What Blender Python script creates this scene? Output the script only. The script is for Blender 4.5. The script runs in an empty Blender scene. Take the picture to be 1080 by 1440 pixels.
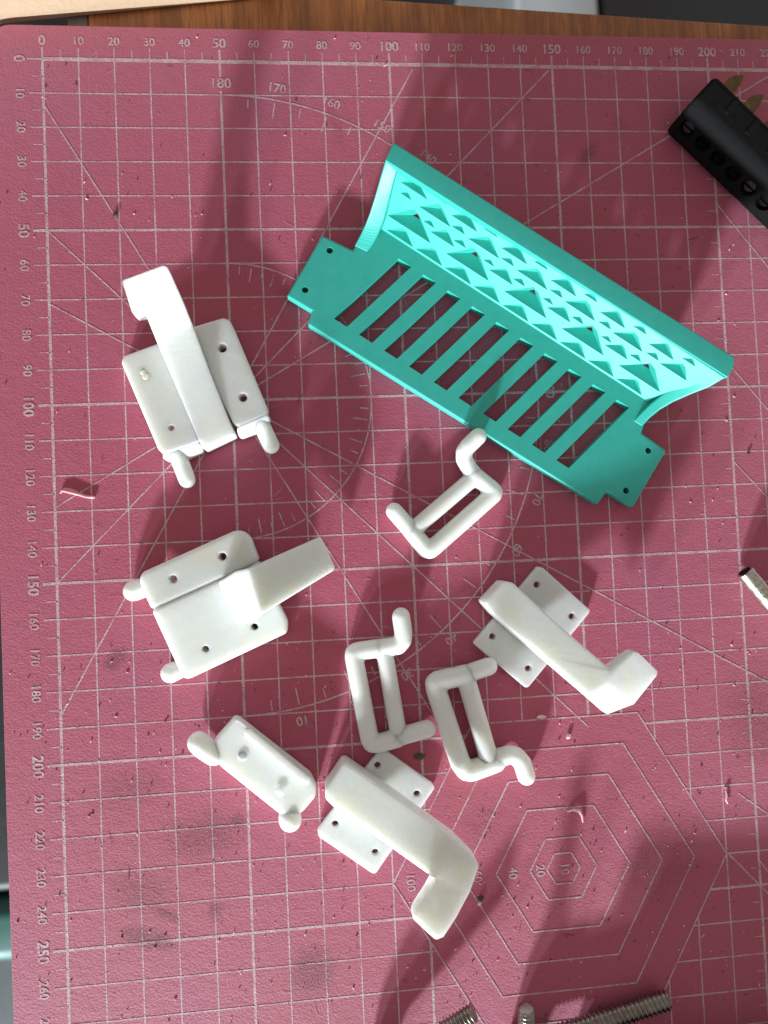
import bpy, bmesh, math, random
from mathutils import Vector, Matrix
random.seed(7)
S = 0.001                      # everything below is in millimetres of the cutting mat
scene = bpy.context.scene
COL = scene.collection

# ------------------------------------------------------------------ camera
cam_d = bpy.data.cameras.new('camera')
cam = bpy.data.objects.new('camera', cam_d)
COL.objects.link(cam)
cam.matrix_world = Matrix(((0.9949095, 0.0419617, -0.0916205, 0.0732454),
                           (-0.0456058, 0.9982346, -0.0380488, -0.1417946),
                           (0.0898621, 0.0420335, 0.9950668, 0.2060822),
                           (0, 0, 0, 1)))
cam_d.sensor_fit = 'VERTICAL'
cam_d.sensor_height = 7.776
cam_d.sensor_width = 5.832
cam_d.lens = 5.4
cam_d.clip_start = 0.01
cam_d.clip_end = 20
cam_d.dof.use_dof = True
cam_d.dof.focus_distance = 0.203
cam_d.dof.aperture_fstop = 2.4
scene.camera = cam

# ------------------------------------------------------------------ light
world = bpy.data.worlds.new('World')
scene.world = world
world.use_nodes = True
bg = world.node_tree.nodes['Background']
bg.inputs['Color'].default_value = (1.0, 0.89, 0.85, 1)
bg.inputs['Strength'].default_value = 0.39


def window_light(name, az, el, dist, w, h, energy, color):
    d = bpy.data.lights.new(name, 'AREA')
    d.shape = 'RECTANGLE'
    d.size = w
    d.size_y = h
    d.energy = energy
    d.color = color
    o = bpy.data.objects.new(name, d)
    COL.objects.link(o)
    a, e = math.radians(az), math.radians(el)
    to = Vector((-math.sin(a) * math.cos(e), -math.cos(a) * math.cos(e), math.sin(e)))
    ctr = Vector((0.09, -0.13, 0))
    o.location = ctr + to * dist
    o.rotation_euler = (-to).to_track_quat('-Z', 'Y').to_euler()
    return o


window_light('window_light', 19.5, 11.5, 2.0, 0.165, 0.075, 78, (0.87, 0.955, 1.0))
window_light('window_light_side', 29, 12, 2.0, 0.10, 0.075, 21, (0.87, 0.955, 1.0))

scene.view_settings.view_transform = 'Standard'
scene.view_settings.look = 'None'
scene.view_settings.exposure = 0.0
scene.view_settings.gamma = 1.0


# ------------------------------------------------------------------ materials
def new_mat(name):
    m = bpy.data.materials.new(name)
    m.use_nodes = True
    nt = m.node_tree
    return m, nt, nt.nodes['Principled BSDF']


def N(nt, typ, **kw):
    n = nt.nodes.new(typ)
    for k, v in kw.items():
        setattr(n, k, v)
    return n


def mm_coords(nt, obj=False):
    """coordinates in millimetres"""
    if obj:
        src = N(nt, 'ShaderNodeTexCoord').outputs['Object']
    else:
        src = N(nt, 'ShaderNodeNewGeometry').outputs['Position']
    s = N(nt, 'ShaderNodeVectorMath', operation='SCALE')
    s.inputs['Scale'].default_value = 1000
    nt.links.new(src, s.inputs[0])
    return s.outputs[0]


def noise(nt, vec, scale, detail=3, rough=0.6, dist=0.0):
    n = N(nt, 'ShaderNodeTexNoise')
    n.inputs['Scale'].default_value = scale
    n.inputs['Detail'].default_value = detail
    n.inputs['Roughness'].default_value = rough
    n.inputs['Distortion'].default_value = dist
    nt.links.new(vec, n.inputs['Vector'])
    return n.outputs['Fac']


def ramp(nt, fac, stops):
    r = N(nt, 'ShaderNodeValToRGB')
    el = r.color_ramp.elements
    while len(el) < len(stops):
        el.new(0.5)
    for e, (p, c) in zip(el, stops):
        e.position = p
        e.color = c if len(c) == 4 else (*c, 1)
    nt.links.new(fac, r.inputs['Fac'])
    return r.outputs['Color']


def g(v):
    return (v, v, v, 1)


def mix(nt, fac, a, b, mode='MIX'):
    m = N(nt, 'ShaderNodeMix', data_type='RGBA', blend_type=mode)
    for s, v in ((m.inputs[0], fac), (m.inputs[6], a), (m.inputs[7], b)):
        if isinstance(v, (int, float)):
            s.default_value = v
        elif isinstance(v, tuple):
            s.default_value = v if len(v) == 4 else (*v, 1)
        else:
            nt.links.new(v, s)
    return m.outputs[2]


def math_n(nt, op, a, b=0.0, c=None):
    m = N(nt, 'ShaderNodeMath', operation=op)
    for i, v in enumerate((a, b) if c is None else (a, b, c)):
        if isinstance(v, (int, float)):
            m.inputs[i].default_value = v
        else:
            nt.links.new(v, m.inputs[i])
    return m.outputs[0]


def bump(nt, bsdf, height, strength, dist_mm, prev=None):
    b = N(nt, 'ShaderNodeBump')
    b.inputs['Strength'].default_value = strength
    b.inputs['Distance'].default_value = dist_mm * S
    nt.links.new(height, b.inputs['Height'])
    if prev is not None:
        nt.links.new(prev, b.inputs['Normal'])
    nt.links.new(b.outputs[0], bsdf.inputs['Normal'])
    return b.outputs[0]


# worn places and smudges on the mat: (x, y, rx, ry, angle deg, strength, grey?)
STAINS = [(21.5, -249, 10, 3.6, -18, 1.0), (15, -172, 5, 3.2, 40, 0.8), (27, -243, 5, 2, -30, .9),
          (66, -262, 9, 10, 0, 0.7), (38, -222, 16, 9, 10, 0.6), (18, -208, 15, 8, 5, 0.45),
          (47, -219, 3, 3, 0, 0.9), (40, -243, 3, 4, 0, .7), (160, -27, 6, 3, 55, 0.7), (171, -18, 5, 5, 30, .4),
          (83, -18, 3, 13, 15, 0.35), (170, -240, 26, 18, 20, 0.40), (205, -200, 20, 22, 0, .5),
          (20, -236, 14, 9, -20, .5), (116, -226, 12, 8, 30, .35), (4, -40, 14, 20, 0, .25)]


def mat_dirt(nt, vec):
    """mask of the stains, broken up by noise"""
    n1 = noise(nt, vec, 0.45, 6, 0.8, 0.5)
    n2 = ramp(nt, noise(nt, vec, 2.2, 3, 0.8), [(0.42, g(0.15)), (0.56, g(0.85))])
    grain = math_n(nt, 'MULTIPLY', n1, n2)
    total = None
    for (x, y, rx, ry, an, st) in STAINS:
        mp = N(nt, 'ShaderNodeMapping', vector_type='TEXTURE')
        mp.inputs['Location'].default_value = (x, y, 0)
        mp.inputs['Rotation'].default_value = (0, 0, math.radians(an))
        mp.inputs['Scale'].default_value = (rx, ry, 50)
        nt.links.new(vec, mp.inputs['Vector'])
        ln = N(nt, 'ShaderNodeVectorMath', operation='LENGTH')
        nt.links.new(mp.outputs[0], ln.inputs[0])
        mr = N(nt, 'ShaderNodeMapRange', interpolation_type='SMOOTHSTEP')
        mr.inputs['From Min'].default_value = 1.3
        mr.inputs['From Max'].default_value = 0.1
        mr.inputs['To Max'].default_value = st
        nt.links.new(ln.outputs['Value'], mr.inputs['Value'])
        total = mr.outputs[0] if total is None else math_n(nt, 'MAXIMUM', total, mr.outputs[0])
    m = math_n(nt, 'MULTIPLY', total, grain)
    r = N(nt, 'ShaderNodeMapRange')
    r.inputs['From Min'].default_value = 0.06
    r.inputs['From Max'].default_value = 0.22
    nt.links.new(m, r.inputs['Value'])
    return r.outputs[0]


def mat_surface(name, printed):
    m, nt, b = new_mat(name)
    v = mm_coords(nt)
    big = noise(nt, v, 0.022, 4, 0.6)
    mid = noise(nt, v, 0.25, 5, 0.65)
    fine = noise(nt, v, 1.7, 3, 0.7)
    base = ramp(nt, big, [(0.30, (0.43, 0.041, 0.080)), (0.55, (0.45, 0.048, 0.106)), (0.75, (0.41, 0.053, 0.134))])
    base = mix(nt, ramp(nt, mid, [(0.35, g(0.0)), (0.75, g(0.35))]), base, (0.32, 0.05, 0.08))
    base = mix(nt, ramp(nt, fine, [(0.30, g(0.5)), (0.52, g(0.0))]), base, (0.28, 0.04, 0.07))
    # pale scuffs
    scf = noise(nt, v, 0.9, 6, 0.75, 0.6)
    base = mix(nt, ramp(nt, scf, [(0.60, g(0.0)), (0.78, g(0.45))]), base, (0.62, 0.30, 0.38))
    # dark pin-pricks
    vo = N(nt, 'ShaderNodeTexVoronoi', feature='F1')
    vo.inputs['Scale'].default_value = 0.42
    nt.links.new(v, vo.inputs['Vector'])
    prick = ramp(nt, vo.outputs['Distance'], [(0.045, g(0.8)), (0.11, g(0.0))])
    gate = ramp(nt, noise(nt, v, 0.12, 2, 0.5), [(0.45, g(0.0)), (0.60, g(1.0))])
    prick = mix(nt, 1.0, prick, gate, 'MULTIPLY')
    dirt = mat_dirt(nt, v)
    if printed:
        ink = (0.62, 0.50, 0.51)
        wear = noise(nt, v, 2.3, 4, 0.75)
        wear2 = noise(nt, v, 0.16, 3, 0.6)
        amt = math_n(nt, 'MULTIPLY', ramp(nt, wear, [(0.38, g(0.12)), (0.52, g(0.95))]),
                     ramp(nt, wear2, [(0.32, g(0.40)), (0.56, g(1.0))]))
        base = mix(nt, amt, base, ink)
    base = mix(nt, prick, base, (0.09, 0.03, 0.045))
    base = mix(nt, math_n(nt, 'MULTIPLY', dirt, 0.7), base, (0.13, 0.022, 0.032))
    nt.links.new(base, b.inputs['Base Color'])
    b.inputs['Roughness'].default_value = 0.7
    b.inputs['Specular IOR Level'].default_value = 0.8
    nt.links.new(math_n(nt, 'SUBTRACT', 1.0, math_n(nt, 'MULTIPLY', dirt, 0.7)), b.inputs['Sheen Weight'])
    b.inputs['Sheen Roughness'].default_value = 0.5
    b.inputs['Sheen Tint'].default_value = (1.0, 0.86, 1.0, 1)
    h1 = noise(nt, v, 1.5, 4, 0.7)
    vo2 = N(nt, 'ShaderNodeTexVoronoi', feature='SMOOTH_F1')
    vo2.inputs['Scale'].default_value = 0.8
    nt.links.new(v, vo2.inputs['Vector'])
    nb = bump(nt, b, h1, 0.7, 0.25)
    nb = bump(nt, b, mid, 0.3, 0.5, nb)
    # small nicks
    vo3 = N(nt, 'ShaderNodeTexVoronoi', feature='F1')
    vo3.inputs['Scale'].default_value = 0.33
    mp = N(nt, 'ShaderNodeMapping')
    mp.inputs['Rotation'].default_value = (0, 0, 0.7)
    mp.inputs['Scale'].default_value = (1.0, 2.6, 1.0)
    nt.links.new(v, mp.inputs['Vector'])
    nt.links.new(mp.outputs[0], vo3.inputs['Vector'])
    pit = ramp(nt, vo3.outputs['Distance'], [(0.03, g(0.0)), (0.13, g(1.0))])
    bump(nt, b, pit, 0.8, 0.25, nb)
    return m


M_MAT = mat_surface('pink_mat', False)
M_PRINT = mat_surface('mat_print', True)


def white_plastic():
    m, nt, b = new_mat('white_print')
    v = mm_coords(nt, True)
    n = noise(nt, v, 0.09, 3, 0.5)
    c = ramp(nt, n, [(0.3, (0.78, 0.805, 0.73)), (0.55, (0.765, 0.80, 0.765)), (0.75, (0.80, 0.785, 0.68))])
    dust = noise(nt, v, 0.8, 5, 0.8)
    c = mix(nt, ramp(nt, dust, [(0.66, g(0)), (0.8, g(0.35))]), c, (0.62, 0.52, 0.40))
    nt.links.new(c, b.inputs['Base Color'])
    b.inputs['Roughness'].default_value = 0.42
    b.inputs['Subsurface Weight'].default_value = 1.0
    b.inputs['Subsurface Radius'].default_value = (1.0, 0.95, 0.85)
    b.inputs['Subsurface Scale'].default_value = 5.0 * S
    nb = bump(nt, b, noise(nt, v, 0.55, 3, 0.6), 0.20, 0.35)
    wv = mm_coords(nt)
    sp = N(nt, 'ShaderNodeSeparateXYZ')
    nt.links.new(wv, sp.inputs[0])
    nb = bump(nt, b, math_n(nt, 'SINE', math_n(nt, 'MULTIPLY', sp.outputs['Z'], 2 * math.pi / 0.4)), 0.16, 0.05, nb)
    nb = bump(nt, b, math_n(nt, 'SINE', math_n(nt, 'MULTIPLY', math_n(nt, 'ADD', sp.outputs['X'], math_n(nt, 'MULTIPLY', sp.outputs['Y'], 0.8)), 2 * math.pi / 0.75)), 0.10, 0.04, nb)
    bump(nt, b, noise(nt, v, 3.0, 3, 0.6), 0.3, 0.06, nb)
    return m


M_WHITE = white_plastic()


def teal_plastic():
    m, nt, b = new_mat('teal_print')
    v = mm_coords(nt)
    n = noise(nt, v, 0.35, 4, 0.6)
    c = ramp(nt, n, [(0.3, (0.030, 0.42, 0.345)), (0.7, (0.042, 0.455, 0.38))])
    sc = noise(nt, v, 1.1, 5, 0.8)
    c = mix(nt, ramp(nt, sc, [(0.66, g(0)), (0.8, g(0.25))]), c, (0.35, 0.68, 0.62))
    nt.links.new(c, b.inputs['Base Color'])
    b.inputs['Roughness'].default_value = 0.40
    b.inputs['Subsurface Weight'].default_value = 0.0
    b.inputs['Subsurface Radius'].default_value = (0.4, 1.0, 0.9)
    b.inputs['Subsurface Scale'].default_value = 1.0 * S
    # layer lines, 0.2 mm apart in height
    sp = N(nt, 'ShaderNodeSeparateXYZ')
    nt.links.new(v, sp.inputs[0])
    w = math_n(nt, 'SINE', math_n(nt, 'MULTIPLY', sp.outputs['Z'], 2 * math.pi / 0.45))
    nb = bump(nt, b, w, 0.2, 0.05)
    bump(nt, b, noise(nt, v, 3.0, 2, 0.6), 0.2, 0.05, nb)
    return m


M_TEAL = teal_plastic()


def simple(name, col, rough=0.5, metal=0.0, var=0.25, nscale=0.5, bmp=0.2, spec=0.5):
    m, nt, b = new_mat(name)
    v = mm_coords(nt)
    n = noise(nt, v, nscale, 5, 0.7)
    dark = tuple(c * (1 - var) for c in col)
    lite = tuple(min(1, c * (1 + var)) for c in col)
    nt.links.new(ramp(nt, n, [(0.3, dark), (0.7, lite)]), b.inputs['Base Color'])
    nt.links.new(ramp(nt, n, [(0.3, g(max(0, rough - .12))), (0.7, g(min(1, rough + .12)))]), b.inputs['Roughness'])
    b.inputs['Metallic'].default_value = metal
    b.inputs['Specular IOR Level'].default_value = spec
    bump(nt, b, noise(nt, v, nscale * 3, 3, 0.6), bmp, 0.15)
    return m


M_BLACK = simple('black_plastic', (0.006, 0.0065, 0.007), 0.85, 0, 0.5, 0.8, 0.3, 0.15)
M_HOLE = simple('recess_shade_black', (0.004, 0.004, 0.004), 0.8, spec=0.1)  # near-black standing in for shade inside the bore and screw holes
M_BRASS = simple('dull_brass', (0.17, 0.11, 0.055), 0.42, 1.0, 0.4, 0.6, 0.4)
M_BOLT = simple('dull_bolt_steel', (0.30, 0.27, 0.23), 0.34, 1.0, 0.35, 0.5, 0.1)
M_GLINT = simple('glint_metal', (0.10, 0.11, 0.11), 0.35, 1.0, 0.3, 0.7, 0.3)
M_STEEL = simple('zinc_steel', (0.55, 0.52, 0.45), 0.28, 1.0, 0.35, 0.7, 0.3)
M_BOARD = simple('raw_board', (0.44, 0.31, 0.20), 0.8, 0, 0.10, 0.8, 0.5)
M_TRIM = simple('grey_trim', (0.23, 0.19, 0.17), 0.6)
M_CURL = simple('pink_shaving', (0.72, 0.42, 0.44), 0.5)
M_CRUMB = simple('pale_crumb', (0.75, 0.55, 0.57), 0.6)
M_DARKCRUMB = simple('dark_crumb', (0.05, 0.03, 0.03), 0.7)
M_OLIVE = simple('olive_crumb', (0.07, 0.07, 0.04), 0.7)
M_FLOOR = simple('dark_floor', (0.035, 0.04, 0.042), 0.7, 0, 0.2, 0.01)
M_TEALTUB = simple('green_tub', (0.02, 0.10, 0.085), 0.5, 0, 0.3, 0.02)
M_PALEBOX = simple('pale_box', (0.42, 0.45, 0.46), 0.5, 0, 0.1, 0.01)
M_DARKBOX = simple('dark_box', (0.015, 0.016, 0.018), 0.5, 0, 0.2, 0.01)


def wood():
    m, nt, b = new_mat('varnished_wood')
    v = mm_coords(nt)
    mp = N(nt, 'ShaderNodeMapping')
    mp.inputs['Scale'].default_value = (1.0, 0.06, 1.0)
    nt.links.new(v, mp.inputs['Vector'])
    fine = noise(nt, mp.outputs[0], 1.1, 5, 0.7, 0.3)
    wide = noise(nt, mp.outputs[0], 0.12, 4, 0.6)
    c = ramp(nt, fine, [(0.3, (0.22, 0.07, 0.02)), (0.5, (0.40, 0.155, 0.05)), (0.72, (0.54, 0.24, 0.09))])
    c = mix(nt, ramp(nt, wide, [(0.35, g(0.75)), (0.60, g(0.0))]), c, (0.15, 0.055, 0.025))
    nt.links.new(c, b.inputs['Base Color'])
    b.inputs['Roughness'].default_value = 0.45
    bump(nt, b, fine, 0.25, 0.1)
    return m


M_WOOD = wood()


# ------------------------------------------------------------------ builders
def link(name, mesh, mat, parent=None):
    o = bpy.data.objects.new(name, mesh)
    COL.objects.link(o)
    if mat is not None:
        mesh.materials.clear()
        mesh.materials.append(mat)
    if parent is not None:
        o.parent = parent
    return o


def tag(o, label=None, cat=None, group=None, kind=None):
    if label:
        o['label'] = label
    if cat:
        o['category'] = cat
    if group:
        o['group'] = group
    if kind:
        o['kind'] = kind
    return o


def thing(name, loc, label, cat, group=None):
    o = bpy.data.objects.new(name, None)
    COL.objects.link(o)
    o.empty_display_size = 0.01
    o.location = Vector(loc) * S
    return tag(o, label, cat, group)


def tmp_object(bm):
    bmesh.ops.recalc_face_normals(bm, faces=bm.faces)
    me = bpy.data.meshes.new('tmp')
    bm.to_mesh(me)
    bm.free()
    o = bpy.data.objects.new('tmp', me)
    COL.objects.link(o)
    return o


def bake(o, name, mat, parent=None, smooth=35, local=True):
    """apply modifiers; the mesh is kept in world mm*S and shifted to the parent's origin"""
    dg = bpy.context.evaluated_depsgraph_get()
    dg.update()
    me = bpy.data.meshes.new_from_object(o.evaluated_get(dg), depsgraph=dg)
    me.name = name
    bpy.data.objects.remove(o)
    off = Vector((0, 0, 0))
    if parent is not None:
        off = parent.location.copy()
        p = parent.parent
        while p is not None:
            off += p.location
            p = p.parent
    me.transform(Matrix.Translation(-off))
    me.polygons.foreach_set('use_smooth', [True] * len(me.polygons))
    if smooth < 180:
        me.set_sharp_from_angle(angle=math.radians(smooth))
    ob = link(name, me, mat, parent)
    if smooth < 180:
        md = ob.modifiers.new('wn', 'WEIGHTED_NORMAL')
        md.keep_sharp = True
        md.weight = 80
    return ob


def solid_bm(verts, faces, thick, zmin=None, down=None):
    """a top surface (3-D, mm) given depth: the underside is the same outline lower down"""
    bm = bmesh.new()
    top = [bm.verts.new(Vector(v) * S) for v in verts]
    bot = []
    for i, v in enumerate(verts):
        t = thick[i] if isinstance(thick, (list, tuple)) else thick
        z = v[2] - t
        if zmin is not None:
            z = max(z, zmin)
        bot.append(bm.verts.new(Vector((v[0], v[1], min(z, v[2] - 0.4))) * S))
    used = {}
    for f in faces:
        bm.faces.new([top[i] for i in f])
        bm.faces.new([bot[i] for i in reversed(f)])
        for a, b in zip(f, f[1:] + f[:1]):
            used[(a, b)] = used.get((a, b), 0) + 1
    for (a, b) in list(used):
        if (b, a) not in used:
            bm.faces.new([top[b], top[a], bot[a], bot[b]])
    return bm


def add_bevel(o, w, seg=3, ang=28):
    md = o.modifiers.new('b', 'BEVEL')
    md.width = w * S
    md.segments = seg
    md.limit_method = 'ANGLE'
    md.angle_limit = math.radians(ang)
    md.use_clamp_overlap = True


def cylinder_bm(bm, a, b, r1, r2=None, seg=24):
    r2 = r1 if r2 is None else r2
    a, b = Vector(a) * S, Vector(b) * S
    d = (b - a)
    q = d.to_track_quat('Z', 'Y').to_matrix().to_4x4()
    bmesh.ops.create_cone(bm, cap_ends=True, segments=seg, radius1=r1 * S, radius2=r2 * S, depth=d.length,
                          matrix=Matrix.Translation((a + b) / 2) @ q)


def apply_obj(o):
    dg = bpy.context.evaluated_depsgraph_get()
    dg.update()
    me = bpy.data.meshes.new_from_object(o.evaluated_get(dg), depsgraph=dg)
    o.modifiers.clear()
    o.data = me
    return o


def cut(o, cutter_bm, solver='MANIFOLD'):
    c = tmp_object(cutter_bm)
    md = o.modifiers.new('cut', 'BOOLEAN')
    md.operation = 'DIFFERENCE'
    md.solver = solver
    md.object = c
    apply_obj(o)
    bpy.data.objects.remove(c)
    return o


def lathe_cutter(bm, x, y, z, r, seg=20):
    """one closed cutter: a shaft that widens where it leaves the surface"""
    rings = []
    for (zz_, rr) in ((-3, r), (z - 0.75, r), (z + 0.1, r * 1.35), (z + 3, r * 1.35)):
        rings.append([bm.verts.new(Vector((x + rr * math.cos(2 * math.pi * k / seg), y + rr * math.sin(2 * math.pi * k / seg), zz_)) * S)
                      for k in range(seg)])
    for p, q in zip(rings, rings[1:]):
        for k in range(seg):
            bm.faces.new([p[k], p[(k + 1) % seg], q[(k + 1) % seg], q[k]])
    bm.faces.new(rings[0][::-1])
    bm.faces.new(rings[-1])


def solid(name, mat, parent, verts, faces=None, thick=3.0, zmin=None, bevel=0.8, seg=3, holes=(), smooth=35, ang=28):
    verts = list(verts)
    if faces is None:
        faces = [list(range(len(verts)))]
    o = tmp_object(solid_bm(verts, faces, thick, zmin))
    if bevel:
        add_bevel(o, bevel, seg, ang)
        apply_obj(o)
    if holes:
        cb = bmesh.new()
        for (x, y, z, r) in holes:
            lathe_cutter(cb, x, y, z, r)
        cut(o, cb)
    return bake(o, name, mat, parent, smooth)


def tube(name, mat, parent, pts, radii, voxel=0.33, it=6, extra=None, squash=1.0):
    """a rod through the points, rounded at its ends, fused into one surface"""
    bm = bmesh.new()
    chains = [(pts, radii)] + (extra or [])
    for P, Rr in chains:
        if isinstance(Rr, (int, float)):
            Rr = [Rr] * len(P)
        for p, r in zip(P, Rr):
            bmesh.ops.create_uvsphere(bm, u_segments=20, v_segments=12, radius=r * S * 0.995,
                                      matrix=Matrix.Translation(Vector(p) * S))
        for i in range(len(P) - 1):
            cylinder_bm(bm, P[i], P[i + 1], Rr[i], Rr[i + 1], 24)
    o = tmp_object(bm)
    md = o.modifiers.new('r', 'REMESH')
    md.mode = 'VOXEL'
    md.voxel_size = voxel * S
    md2 = o.modifiers.new('s', 'SMOOTH')
    md2.iterations = it
    md2.factor = 0.5
    return bake(o, name, mat, parent, 180)


def at(p, r):
    return [(x, y, z) for (x, y, z) in p]


# ------------------------------------------------------------------ the place around the mat
def box_bm(x0, y0, z0, x1, y1, z1):
    bm = bmesh.new()
    vs = [bm.verts.new(Vector(p) * S) for p in ((x0, y0, z0), (x1, y0, z0), (x1, y1, z0), (x0, y1, z0),
                                               (x0, y0, z1), (x1, y0, z1), (x1, y1, z1), (x0, y1, z1))]
    for f in ((3, 2, 1, 0), (4, 5, 6, 7), (0, 1, 5, 4), (1, 2, 6, 5), (2, 3, 7, 6), (3, 0, 4, 7)):
        bm.faces.new([vs[i] for i in f])
    return bm


fl = bake(tmp_object(box_bm(-2500, -2500, -742, 2500, 2500, -740)), 'floor', M_FLOOR, None)
tag(fl, kind='structure')

# table: a wood slab whose far edge runs slightly askew
tb = thing('table', (100, -200, -740), 'varnished wooden table top under the pink cutting mat', 'table')
yl, yr = 26.3, 16.6
solid('wood_top', M_WOOD, tb, [(12, yl, -3), (12, -520, -3), (620, -520, -3), (620, yr - 17.5, -3), (104, 22.3, -3)],
      thick=18, bevel=0.8)
solid('edge_trim', M_TRIM, tb, [(6, yl + .3, -3.6), (6, -520, -3.6), (11.8, -520, -3.6), (11.8, yl, -3.6)], thick=16, bevel=0.4)
for (lx, ly) in ((40, -40), (590, -40), (40, -490), (590, -490)):
    bake(tmp_object(box_bm(lx - 18, ly - 18, -740, lx + 18, ly + 18, -21)), 'leg', M_WOOD, tb)

bd = solid('board', M_BOARD, None, [(-60, 4.6, 9), (-7.1, 12.6, 9), (62.3, 21.6, 9), (140, 31.6, 9), (140, 80, 9), (-60, 80, 9)],
           thick=11.9, bevel=0.7)
tag(bd, 'pale unfinished board lying across the table above the mat corner', 'board')

bx = solid('storage_box', M_PALEBOX, None, [(262, 250, -380), (338, 250, -380), (338, 500, -380), (262, 500, -380)], thick=358, bevel=6)
tag(bx, 'pale grey box on the floor behind the table edge', 'box')
bx = solid('storage_case', M_DARKBOX, None, [(341, 200, -380), (900, 200, -380), (900, 520, -380), (341, 520, -380)], thick=358, bevel=8)
tag(bx, 'black case on the floor behind the table, right of the pale box', 'case')

tub = solid('plastic_tub', M_TEALTUB, None, [(-330, -415, -300), (-120, -415, -300), (-120, -372, -300), (-330, -372, -300)],
            thick=438, bevel=12)
tag(tub, 'dark green plastic tub on the floor left of the table', 'tub')

bx = solid('floor_case', M_DARKBOX, None, [(-420, -368, -302), (-122, -368, -302), (-122, -40, -302), (-420, -40, -302)], thick=436, bevel=8)
tag(bx, 'black case on the floor left of the table, behind the green tub', 'case')

# ------------------------------------------------------------------ cutting mat
mat = thing('cutting_mat', (100, -200, -3), 'pink self-healing cutting mat with white grid, protractor and hexagon print', 'cutting mat')
outline = [(-8, 10.2), (240, 10.0), (300, 10), (300, -400), (-14.2, -400), (-14.6, -268), (-15.1, -213), (-15.3, -157), (-15.6, 2.5)]
rc = []
for k in range(7):
    a = math.pi + (-math.pi / 2) * k / 6
    rc.append((-8.4 + 7.1 * math.cos(a), 3.0 + 7.1 * math.sin(a)))
outline = rc[:] + outline[1:8]
solid('mat_sheet', M_MAT, mat, [(x, y, 0) for x, y in reversed(outline)], thick=2.9, bevel=0.25, seg=2)

ZP = 0.035


def strip(bm, a, b, w, z=ZP):
    a, b = Vector((a[0], a[1])), Vector((b[0], b[1]))
    d = (b - a)
    if d.length < 1e-6:
        return
    n = Vector((-d.y, d.x)).normalized() * w / 2
    bm.faces.new([bm.verts.new(Vector((p.x, p.y, z)) * S) for p in (a - n, b - n, b + n, a + n)])


def arc(bm, c, r, a0, a1, w, z=ZP, n=90):
    """angle from straight down (0) counter-clockwise through right (90) to up (180)"""
    pr = []
    for i in range(n + 1):
        t = math.radians(a0 + (a1 - a0) * i / n)
        d = (math.sin(t), -math.cos(t))
        pr.append([bm.verts.new(Vector((c[0] + d[0] * q, c[1] + d[1] * q, z)) * S) for q in (r - w / 2, r + w / 2)])
    for p, q in zip(pr, pr[1:]):
        bm.faces.new([p[0], p[1], q[1], q[0]])


HX, HY = 140.0, -240.0
R3 = math.sqrt(3)
bm = bmesh.new()
XM, YM = 290, -390
for i in range(0, 30):
    x = i * 10
    w = 0.80 if x == 0 else (0.75 if x % 50 == 0 else 0.42)
    d = min(43.3, (50 - abs(x - HX)) * R3)
    if d > 0:
        strip(bm, (x, 0), (x, HY + d), w)
        strip(bm, (x, HY - d), (x, YM), w)
    else:
        if x == 50:
            strip(bm, (x, 0), (x, -4.5), w)
            strip(bm, (x, -8.7), (x, YM), w)
        else:
            strip(bm, (x, 0), (x, YM), w)
for j in range(0, 40):
    y = -j * 10
    w = 1.15 if j == 0 else (0.75 if j % 5 == 0 else 0.42)
    z = ZP + 0.012
    d = 50 - abs(y - HY) / R3
    x0 = 0.2 if j == 0 else -3.8
    if abs(y - HY) < 43.3:
        strip(bm, (x0, y), (HX - d, y), w, z)
        strip(bm, (HX + d, y), (XM, y), w, z)
    else:
        strip(bm, (x0, y), (XM, y), w, z)
strip(bm, (-4.2, 0), (0, 0), 0.45, ZP + 0.012)
for i in range(0, 30):
    strip(bm, (i * 10, 0.2), (i * 10, 3.6), 0.6 if i % 5 == 0 else 0.3)
    strip(bm, (i * 10 + 5, 0.2), (i * 10 + 5, 2.9), 0.28)
for j in range(0, 39):
    strip(bm, (-3.0, -j * 10 - 5), (0, -j * 10 - 5), 0.3)
for j in range(3, 39):
    strip(bm, (197.2, -j * 10 - 5), (199.8, -j * 10 - 5), 0.28)
o = bake(tmp_object(bm), 'printed_grid', M_PRINT, mat)
tag(o, 'worn white square grid and edge scale printed on the mat', kind='stuff')

bm = bmesh.new()
CX, CY = 50.0, -100.0
zz = ZP + 0.024
arc(bm, (CX, CY), 90, -2, 180, 0.46, zz, 160)
arc(bm, (CX, CY), 40, -2, 182, 0.42, zz, 90)
for a in range(0, 181, 5):
    t = math.radians(a)
    d = (math.sin(t), -math.cos(t))
    for R_, l1, l2 in ((90, 5.0, 2.8), (40, 4.2, 2.4)):
        l = l1 if a % 10 == 0 else l2
        strip(bm, (CX + d[0] * (R_ - 0.8), CY + d[1] * (R_ - 0.8)), (CX + d[0] * (R_ - 0.8 - l), CY + d[1] * (R_ - 0.8 - l)), 0.36, zz + 0.016)
for ang in (30, 45, 60):
    t = math.tan(math.radians(ang))
    c, s = math.cos(math.radians(ang)), math.sin(math.radians(ang))
    for sy in (1, -1):
        strip(bm, (CX - 8 * c, CY + sy * 8 * s), (0, CY + sy * t * 50), 0.42, zz + 0.008)
        if sy == 1:
            L = 100 / s
            strip(bm, (CX + 8 * c, CY + 8 * s), (CX + (L - 1.5) * c, CY + (L - 1.5) * s), 0.42, zz + 0.008)
strip(bm, (CX + 8 * math.cos(math.radians(30)), CY - 4), (240, CY - 190 * math.tan(math.radians(30))), 0.42, zz + 0.008)
strip(bm, (CX + 5.7, CY - 5.7), (150, -200), 0.42, zz + 0.008)
strip(bm, (CX + 4, CY - 6.9), (103.5, CY - 53.5 * R3), 0.42, zz + 0.008)
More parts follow.
